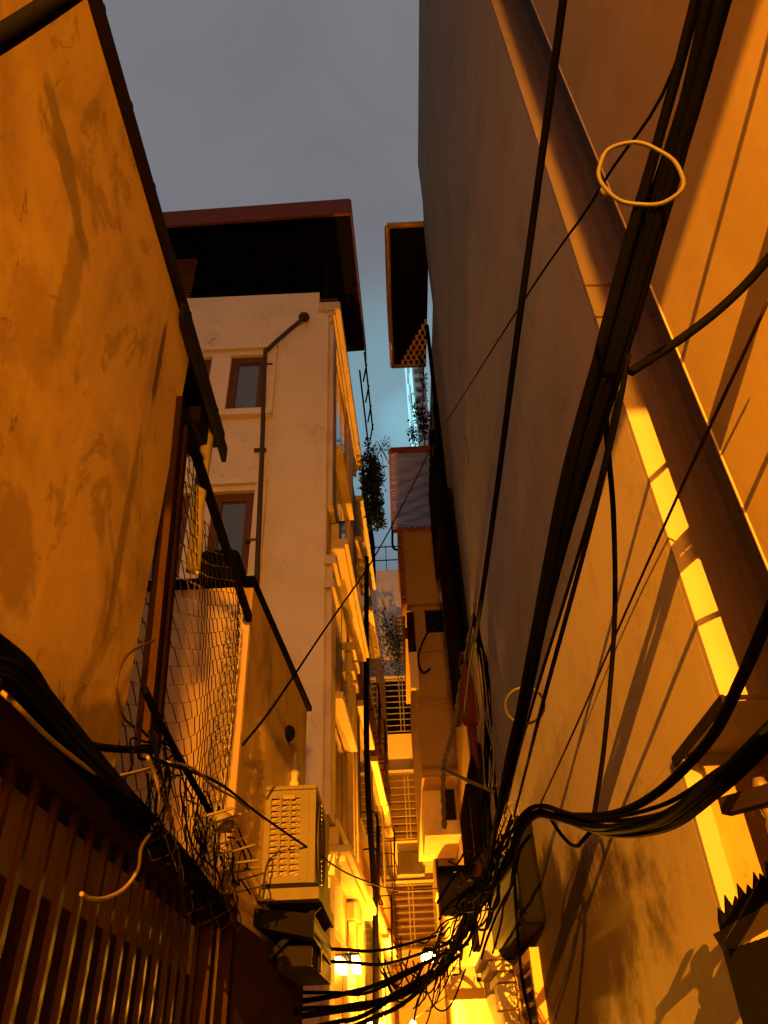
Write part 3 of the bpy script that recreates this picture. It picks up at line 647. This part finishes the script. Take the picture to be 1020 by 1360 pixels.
# ------------------------------------------------------------------ cables
def bundle(name, label, pts, R, ns, r, mat='black', seed=1, twist=5.0, cat='cables', prof=None):
    """many strands strapped together: every strand a part"""
    path = catmull(pts, 12); mid = path[len(path) // 2]
    t = thing(name, label, cat, tuple(path[0])); rn = random.Random(seed)
    L = 0; acc = [0]
    for i in range(1, len(path)): L += (path[i] - path[i - 1]).length; acc.append(L)
    for s_ in range(ns):
        ph = rn.uniform(0, 6.28); rad = R * math.sqrt(rn.uniform(.02, 1)); sag = rn.uniform(-.5, .5) * R; tw = rn.uniform(.5, 1) * twist
        q = []
        for i, p in enumerate(path):
            tn = (path[min(i + 1, len(path) - 1)] - path[max(i - 1, 0)]).normalized(); a = tn.cross(Vector((0, 0, 1)));
            a = a.normalized() if a.length > .1 else Vector((1, 0, 0)); b = a.cross(tn)
            an = ph + tw * acc[i] * .35 + .5 * math.sin(acc[i] * 2 + ph); rr = rad * (1 + .25 * math.sin(acc[i] * 3.1 + ph * 3)) * (prof(p) if prof else 1)
            q.append(p + rr * (math.cos(an) * a + math.sin(an) * b) + Vector((0, 0, sag * math.sin(math.pi * i / len(path)))))
        MB().tube(q, r * rn.uniform(.7, 1.25), 6).build('strand', M[mat], t)
    return t
def cable(label, pts, r, mat='black', n=8, name='cable', group=None):
    path = catmull(pts, n); rn = random.Random(len(label) * 7 + len(pts))
    o = MB().tube(path, r, 7).build(name, M[mat], loc=tuple(path[0])); return setp(o, label, 'cable', group)

# the thick bundle overhead, coming from behind the camera along the right wall
bundle('cable_bundle', 'thickest black cable bundle running overhead from the top right edge down the alley',
       [(.80, -5.4, 4.0), (.74, -2.2, 3.52), (.60, -.75, 3.11), P(945, 0, x=.48), P(850, 330, x=.43), P(800, 500, x=.39), P(745, 700, x=.35), P(694, 940, x=.325), P(660, 1090, x=.34), P(637, 1190, r=4.9), P(603, 1262, r=7.0)],
       .0215, 16, .0068, seed=2, prof=lambda p: 1.0 if p.y < .8 else max(.42, 1 - (p.y - .8) * .9) if p.y < 3 else min(1.3, .42 + (p.y - 3) * .5))
bundle('cable_bundle', 'drooping black cable bundle swinging in low from the right edge to the wire knot',
       [P(1180, 830, x=.80), P(1100, 920, r=.95), P(1030, 985, r=1.05), P(960, 1045, r=1.2), P(885, 1090, r=1.45), P(800, 1098, r=1.85), P(745, 1082, r=2.2), P(714, 1076, r=2.5), P(690, 1100, r=2.8), P(668, 1155, r=3.5), P(640, 1195, r=4.6), P(612, 1230, r=6.6), P(590, 1280, r=8.2), P(540, 1318, r=7.6), P(470, 1336, r=6.4), P(392, 1343, r=5.2)],
       .0185, 12, .0048, seed=4)
bundle('cable_bundle', 'black cable bundle slung above the brown gate from the left edge',
       [(-.72, -5, 2.75), (-.72, -1.5, 2.62), (-.72, .2, 2.6), P(-60, 800, x=-.76), P(20, 890, x=-.78), P(110, 1000, x=-.79), P(200, 1100, x=-.79), P(300, 1212, x=-.80)],
       .028, 12, .0105, seed=6)
cable('thin black cable peeling off just right of the thick overhead bundle', [P(835, 470, x=.41), P(818, 560, x=.39), P(779, 720, x=.365), P(722, 930, x=.34), P(694, 1040, r=2.9), P(668, 1140, r=4.2)], .0048)
cable('second thinner cable trailing right of the thick overhead bundle halfway down', [P(822, 520, x=.40), P(796, 640, x=.38), P(752, 790, x=.355), P(712, 920, x=.335), P(682, 1030, r=2.9), P(655, 1150, r=4.4)], .0036)
cable('twisted black service cable dropping steeply left of the thick overhead bundle', [(.50, -4, 3.8), (.41, -2, 3.38), P(748, 0, x=.30), P(689, 430, x=.27), P(656, 680, x=.255), P(634, 830, x=.25), P(624, 880, r=3.4), P(616, 950, r=5.0)], .0065)
cable('thin dark wire crossing behind the thick bundle from top right to the far grey wall', [(.8, -.5, 4.2), P(930, -30, r=2.2), P(800, 245, r=2.7), P(695, 400, r=3.9), P(592, 562, r=8.6)], .0045)
cable('black cable curving from the right edge up to the thick overhead bundle', [P(1180, 90, r=1.45), P(1090, 250, r=1.48), P(1015, 350, r=1.47), P(962, 405, r=1.44), P(905, 450, r=1.4), P(838, 494, x=.41)], .008)
cable('slack black cable hanging from the thick bundle down to the drooping one', [P(803, 500, x=.39), P(806, 580, r=1.45), P(815, 690, r=1.65), P(816, 830, r=1.8), P(803, 985, r=1.85), P(788, 1090, r=1.92)], .0056)
cable('thin straight brown wire slanting across the lit part of the grey wall', [P(1020, 400, x=.80), P(945, 562, r=2.0), P(894, 672, r=2.3), P(820, 838, r=2.9), P(767, 960, r=3.5), P(716, 1072, r=4.0)], .0042, 'rust')
cable('stout black cable sweeping up to the right edge above the drooping bundle', [P(1150, 560, r=1.0), P(1055, 745, r=1.02), P(1022, 815, r=1.1), P(985, 900, r=1.2), P(940, 985, r=1.35), P(870, 1055, r=1.6), P(810, 1082, r=1.82), P(745, 1083, r=2.2)], .0085)
cable('short sagging black loop below the junction of the drooping bundle', [P(728, 1082, r=2.35), P(745, 1108, r=2.25), P(763, 1124, r=2.1), P(777, 1113, r=2.0), P(795, 1090, r=1.9)], .0052)
cable('thin black cable hanging straight down the lower grey wall', [P(682, 1140, r=4.7), P(685, 1200, x=.70), P(692, 1290, x=.69), P(706, 1365, x=.69), P(716, 1420, x=.7)], .011)
cable('thin dark wire strung diagonally from the chain link over to the far right houses', [P(322, 990, x=-.80), P(365, 935, r=4.4), P(430, 838, r=5.6), P(500, 735, r=7.5), P(548, 645, r=9.6), P(575, 590, r=11)], .0075)
cable('thin sagging wire passing in front of the ivory cooling unit', [P(205, 1008, x=-.78), P(290, 1040, r=3.6), P(345, 1082, r=4.3), P(415, 1130, r=5.0), P(470, 1164, r=6.2), P(530, 1182, r=8), P(585, 1180, r=10)], .0065)
cable('pale stiff cable end curling down in front of the brown gate', [P(196, 1005, x=-.76), P(206, 1030, x=-.76), P(211, 1065, x=-.76), P(203, 1100, x=-.76), P(188, 1125, x=-.76), P(183, 1155, x=-.76), P(165, 1180, x=-.76), P(140, 1193, x=-.76), P(118, 1193, x=-.76), P(108, 1187, x=-.76)], .0055, 'pale')
cable('long pale cable lying along the black bundle above the gate', [P(-20, 900, r=2.0), P(20, 935, x=-.78), P(60, 975, x=-.78), P(100, 1008, x=-.78), P(137, 1031, x=-.78), P(170, 1028, x=-.78), P(210, 1017, x=-.78)], .0055, 'pale')
cable('dark cable bowing low across the stained ochre wall to the fence post', [P(-20, 835, x=-.80), P(40, 885, x=-.80), P(80, 950, x=-.80), P(110, 985, x=-.80), P(150, 994, x=-.79), P(200, 996, x=-.79)], .011)
cable('thin wire loop hooked on the ochre wall beside the rusty post', [P(205, 850, x=-.81), P(175, 865, x=-.82), P(160, 885, x=-.82), P(155, 915, x=-.82), P(163, 950, x=-.82), P(178, 966, x=-.82)], .0045, 'wire')
cable('black hose running down the chain link foot behind the posts', [P(192, 915, x=-.815), P(208, 950, x=-.81), P(240, 1010, x=-.80), P(280, 1080, x=-.79)], .013)
cable('pale wire arching over the scrap slats beside the fence foot', [P(222, 1012, x=-.78), P(255, 1020, x=-.77), P(285, 1045, x=-.76), P(312, 1060, x=-.75), P(330, 1075, x=-.75)], .005, 'pale')
cable('blurred thick black cable crossing the top left corner close to the camera', [P(-80, 100, r=.62), P(20, 40, r=.68), P(110, -20, r=.74), P(240, -110, r=.9)], .0085)
o = MB().tube([P(697 + 26 * math.cos(a * .2), 937 + 24 * math.sin(a * .2), r=2.05 + .03 * math.sin(a * .2)) for a in range(32)], .0035, 6, closed=True).build('cable_hoop', M['brass']); setp(o, 'small dim hoop round the thick bundle lower down the grey wall', 'hoop')
t = thing('cable_hoop', 'large brass coloured hoop round the thick bundle near the top right', 'hoop', tuple(P(850, 232, x=.44)))
c0 = P(850, 232, r=1.72); n0 = Vector((.12, .95, .12))
ring = []
for a in range(48):
    an = a * 2 * math.pi / 48; wob = 1 + .03 * math.sin(3 * an + 1) + .015 * math.sin(7 * an); ring.append(P(850 + 56 * wob * math.cos(an) , 232 + 41 * wob * math.sin(an) + 7 * math.cos(an), r=1.24 - .05 * math.sin(an)))
MB().tube(ring, .0032, 8, closed=True).build('ring', M['brass'], t) # hoop
MB().ball(P(803, 255, r=1.24), .008, .008, .009).build('clasp', M['brass'], t)

# wires crossing low over the far end of the alley
rn = random.Random(17)
specs = [((395, 1256), (590, 1240)), ((400, 1275), (600, 1252)), ((392, 1318), (560, 1285)), ((388, 1332), (600, 1262)), ((400, 1350), (575, 1290)), ((395, 1368), (560, 1300)), ((450, 1372), (610, 1268))]
words = ['uppermost', 'second from top of the', 'third from top of the', 'middle', 'third from bottom of the', 'second from bottom of the', 'lowest']
for i, (a, b) in enumerate(specs):
    pa, pb = P(*a, r=5.6 + .2 * i), P(*b, r=8.2); md = pa.lerp(pb, .5) - Vector((0, 0, .05 + .05 * rn.random()))
    if i == 0: lab = 'uppermost of the wires strung low across the glowing alley end'
    elif i == 6: lab = 'lowest of the wires strung low across the glowing alley end'
    else: lab = words[i] + (' wires' if 'of the' in words[i] else ' one of the wires') + ' strung low across the glowing alley end'
    cable(lab, [pa, pa.lerp(pb, .25) - Vector((0, 0, .05)), md, pb], .012 if i < 3 else .018, group='wires across the alley end')
t = thing('wire_tangle', 'dense knot of black wires and coils at the junction on the right wall', 'wires', tuple(P(640, 1195, r=5.6)))
mb = MB(); rn = random.Random(23)
for i in range(58):
    f = rn.random(); px_ = 700 - 115 * f + rn.uniform(-16, 16); py_ = 1080 + 190 * f + rn.uniform(-25, 25); r_ = 2.7 + 4.2 * f + rn.uniform(-.2, .3)
    a = P(px_, py_, r=r_); pts = [a]
    dv = Vector((-.02, .16, -.03))
    for j in range(7):
        dv = dv * .72 + Vector((rn.uniform(-.022, .014), rn.uniform(-.02, .11), rn.uniform(-.04, .034))); pts.append(pts[-1] + dv)
    MB().tube(catmull(pts, 5), rn.uniform(.003, .0085), 5).build('loose_wire', M['black'], t)
mb = MB()
for i in range(8):
    c = P(672 + rn.uniform(-10, 10), 1108 + rn.uniform(-35, 35), r=3.4); rr = rn.uniform(.03, .06)
    mb.tube([c + Vector((rr * .5 * math.cos(a * .35), rr * .5 * math.sin(a * .35 + i), rr * 1.3 * math.sin(a * .35))) for a in range(18)], .0026, 5, closed=True); mb.build('wire_coil', M['pale'], t); mb = MB()
t = thing('wire_tangle', 'sheaf of dark service wires fanning down past the red lantern', 'wires', tuple(P(634, 830, r=6)))
mb = MB()
for i in range(15):
    e = P(625 + rn.uniform(5, 55), 1060 + rn.uniform(-30, 90), r=7.0); pts = [P(632 + rn.uniform(-4, 4), 815 + rn.uniform(-10, 30), r=6.6), P(644 + rn.uniform(-8, 18), 930, r=6.8), e]
    MB().tube(catmull(pts, 6), rn.uniform(.005, .012), 5).build('loose_wire', M['black'], t)
mb = MB()
for i in range(5):
    pts = [P(625 + i * 7, 860, r=6.5), P(632 + i * 8 + rn.uniform(-6, 6), 950, r=6.5), P(640 + i * 6 + rn.uniform(-10, 10), 1000, r=6.4), P(644 + i * 5, 1045, r=6.3)]; MB().tube(catmull(pts, 6), .006, 5).build('pale_wire', M['pale'], t)
path = catmull([P(632, 800, r=7.6), P(611, 915, r=7.6), P(600, 975, r=7.6), P(589, 1022, r=7.6), P(590, 1100, r=7.6)], 14); mb = MB()
for s_ in range(2): mb.tube([p + .016 * Vector((math.cos(i * 1.2 + s_ * 3.14), math.sin(i * 1.2 + s_ * 3.14), 0)) for i, p in enumerate(path)], .013, 6)
setp(mb.build('twisted_rope', M['pale'], loc=tuple(path[0])), 'pale twisted rope hanging in front of the jutting storey', 'rope')
setp(MB().tube([P(588, 1022, r=7.6), P(656, 1052, r=6.6)], .016, 7).build('bamboo_pole', M['pale']), 'thin pale pole sticking out across the wires beside the rope', 'pole')

t = thing('wire_tangle', 'thin drooping wire loops in front of the glowing wall below the street lamp', 'wires', tuple(P(545, 1320, r=8)))
rn = random.Random(77)
for i in range(9):
    x0 = rn.uniform(500, 560); x1 = x0 + rn.uniform(30, 70); y0 = rn.uniform(1265, 1310); dr = rn.uniform(15, 45)
    MB().tube(catmull([P(x0, y0, r=8), P((x0 * 2 + x1) / 3, y0 + dr, r=8), P((x0 + 2 * x1) / 3, y0 + dr * .9, r=8), P(x1, y0 - 12, r=8)], 6), .008, 5).build('loose_wire', M['black'], t)
t = thing('air_conditioner', 'grey cooling unit hanging under the jutting storey on the right', 'air conditioner', (.7, 13.5, 4.3))
bevel(MB().box(.55, .88, 13.2, 14.0, 4.1, 4.65).build('casing', M['iron'], t), .02); MB().box(.57, .86, 13.185, 13.199, 4.15, 4.6).build('side_grille', M['acd'], t)
# ------------------------------------------------------------------ far tower
t = thing('glass_tower', 'distant grey tower with cyan lit edges glimpsed between the rooftops', 'tower', (12, 155, 0))
a, b, e = P(537, 480, y=150), P(546, 480, y=150), P(562, 480, y=150)
MB().box(b.x, e.x, 150, 165, 0, 175).build('shaft', M['greyend'], t)
cy = emit('cyan_tower_lighting', (.35, .85, 1.0), 1.1)
rn = random.Random(3)
for i in range(22, 46):
    z_ = i * 3.8
    if rn.random() < .97: MB().box(b.x - rn.uniform(.6, 1.0), b.x - .05, 149, 150, z_, z_ + 3.7).build('light_edge', cy, t)
    if rn.random() < .93: MB().box(a.x, a.x + rn.uniform(.3, .7), 149.5, 150.5, z_, z_ + 3.6).build('light_edge', cy, t)
    MB().box(b.x + .6, e.x - .6, 149.9, 149.99, z_ + .8, z_ + 2.6).build('window_band', M['glass'], t)
MB().box(a.x - .1, b.x - .0, 150.01, 151, 0, 83).build('podium', M['greyend'], t)

# ------------------------------------------------------------------ lamps
def lamp_obj(name, loc, power, size, parent=None):
    l = bpy.data.lights.new(name, 'POINT'); l.energy = power; l.color = SODIUM; l.shadow_soft_size = size
    o = bpy.data.objects.new(name, l); C.objects.link(o); o.location = Vector(loc) - (ORG[parent] if parent else Vector())
    if parent: o.parent = parent
    return o
bulb = emit('sodium_bulb', (1.0, .55, .12), 40)
# behind the camera: porch light under an added sheet that cuts its light
t = thing('porch_lamp', 'sodium porch lamp under a light-cutting sheet behind the camera', 'lamp', (-.76, -7.8, 3.34))
lamp_obj('lamp_light', (-.76, -7.8, 3.33), 48000, .006, t)
MB().box(-.84, -.70, -8.05, -7.9, 3.28, 3.34).build('housing', M['blackm'], t)
setp(MB().box(-.849, .849, -9.2, -6.2, 3.345, 3.37).build('light_cut_sheet', M['nearblack']), 'unseen flat sheet behind the camera added to cut off the lamp light above it', 'canopy')  # unseen sheet, sized to stop the porch lamp's light above it
t = thing('added_lamp', 'added sodium lamp on the right behind the camera to brighten the left wall', 'lamp', (.8, -3, 3.0))
lamp_obj('lamp_light', (.32, -3.0, 3.1), 2450, .26, t)  # lamp added out of view to brighten the left wall
MB().bar((.32, -3.0, 3.42), (.84, -3.0, 3.5), .02, .02).build('arm', M['blackm'], t)
MB().box(.731, .848, -3.08, -2.92, 2.9, 3.2).build('backplate', M['blackm'], t)
# far street lamp (in view)
lp = P(569, 1272, y=11.5)
t = thing('street_lamp', 'glowing sodium street lamp at the far bottom of the alley', 'street lamp', tuple(lp))
MB().ball(lp, .10, .12, .065).build('bulb', bulb, t)
MB().bar(lp + Vector((-.02, .12, .05)), Vector((.899, 12.0, lp.z + .2)), .03, .03).build('arm', M['blackm'], t)
MB().hexa([lp + Vector(v) for v in ((-.1, -.06, .068), (.1, -.06, .068), (.1, .16, .068), (-.1, .16, .068), (-.05, -.02, .12), (.05, -.02, .12), (.05, .12, .12), (-.05, .12, .12))]).build('hood', M['blackm'], t)
lamp_obj('lamp_light', lp + Vector((0, -.05, -.16)), 950, .05, t)
wp = Vector((xf(9.4, .12), 9.4, 2.72))
t = thing('added_lamp', 'added glowing box for the bright patch on the cream house wall low in the alley', 'lamp', tuple(wp))
MB().box(wp.x - .04, wp.x + .03, 9.25, 9.75, 2.66, 2.78).build('patch_glow', bulb, t)  # glowing box added where the wall shows a bright patch of light
MB().box(wp.x - .11, wp.x + .04, 9.22, 9.78, 2.785, 2.80).build('hood', M['blackm'], t)
lamp_obj('lamp_light', wp + Vector((.14, 0, -.05)), 120, .05, t)
# deeper lamp, added out of sight to light the alley end
lq = Vector((.1, 17.0, 2.6))
t = thing('street_lamp', 'added unseen sodium lamp on a wire to light the alley end', 'street lamp', tuple(lq))
MB().ball(lq, .06, .06, .08).build('bulb', bulb, t); MB().tube([lq + Vector((0, 0, .08)), lq + Vector((.8, 0, .5))], .01, 6).build('wire', M['black'], t)
lamp_obj('lamp_light', lq + Vector((0, -.12, .0)), 8000, .05, t)

# ------------------------------------------------------------------ night sky
w = bpy.data.worlds.new('World'); SC.world = w; w.use_nodes = True
n = w.node_tree.nodes; l = w.node_tree.links; bg = n['Background']
tc = n.new('ShaderNodeTexCoord').outputs['Generated']
def wm(op, a, b=0.0):
    x = n.new('ShaderNodeMath'); x.operation = op
    for i, v in enumerate((a, b)):
        if isinstance(v, (int, float)): x.inputs[i].default_value = v
        else: l.new(v, x.inputs[i])
    return x.outputs[0]
def wr(v, a, b, lo=0., hi=1.):
    r = n.new('ShaderNodeMapRange'); r.interpolation_type = 'SMOOTHSTEP'; l.new(v, r.inputs[0])
    for i, q in enumerate((a, b, lo, hi)): r.inputs[1 + i].default_value = q
    return r.outputs[0]
def wmix(f, a, b):
    x = n.new('ShaderNodeMix'); x.data_type = 'RGBA'
    for v, i in ((f, 0), (a, 6), (b, 7)):
        if isinstance(v, tuple): x.inputs[i].default_value = v + (1,)
        else: l.new(v, x.inputs[i])
    return x.outputs[2]
sep = n.new('ShaderNodeSeparateXYZ'); l.new(tc, sep.inputs[0])
def wdot(d):
    x = n.new('ShaderNodeVectorMath'); x.operation = 'DOT_PRODUCT'; l.new(tc, x.inputs[0]); x.inputs[1].default_value = tuple(Vector(d).normalized()); return x.outputs['Value']
nz = n.new('ShaderNodeTexNoise'); l.new(tc, nz.inputs['Vector']); nz.inputs['Scale'].default_value = 3.5; nz.inputs['Detail'].default_value = 8; nz.inputs['Distortion'].default_value = .6
col = wmix(wr(sep.outputs[2], .55, .95), (.15, .18, .235), (.19, .188, .205))
col = wmix(wm('MULTIPLY', wr(nz.outputs['Fac'], .38, .68), .35), col, (.135, .137, .158))
glow = wm('ADD', wm('MULTIPLY', wr(wdot(ray(545, 560)), math.cos(.22), math.cos(.02)), .55), wm('MULTIPLY', wr(wdot(ray(547, 560)), math.cos(.055), math.cos(.0)), .45))
col = wmix(wm('MULTIPLY', glow, wr(nz.outputs['Fac'], .25, .6, .6, 1.0)), col, (.23, .48, .58))
col = wmix(wr(sep.outputs[1], .1, -.6), col, (.30, .24, .24))
l.new(col, bg.inputs[0]); bg.inputs[1].default_value = 1.0

# ------------------------------------------------------------------ render settings
SC.view_settings.view_transform = 'Standard'; SC.view_settings.look = 'None'; SC.view_settings.exposure = 0; SC.view_settings.gamma = 1
SC.cycles.max_bounces = 8; SC.cycles.diffuse_bounces = 3; SC.cycles.use_denoising = True; SC.cycles.sample_clamp_indirect = 4
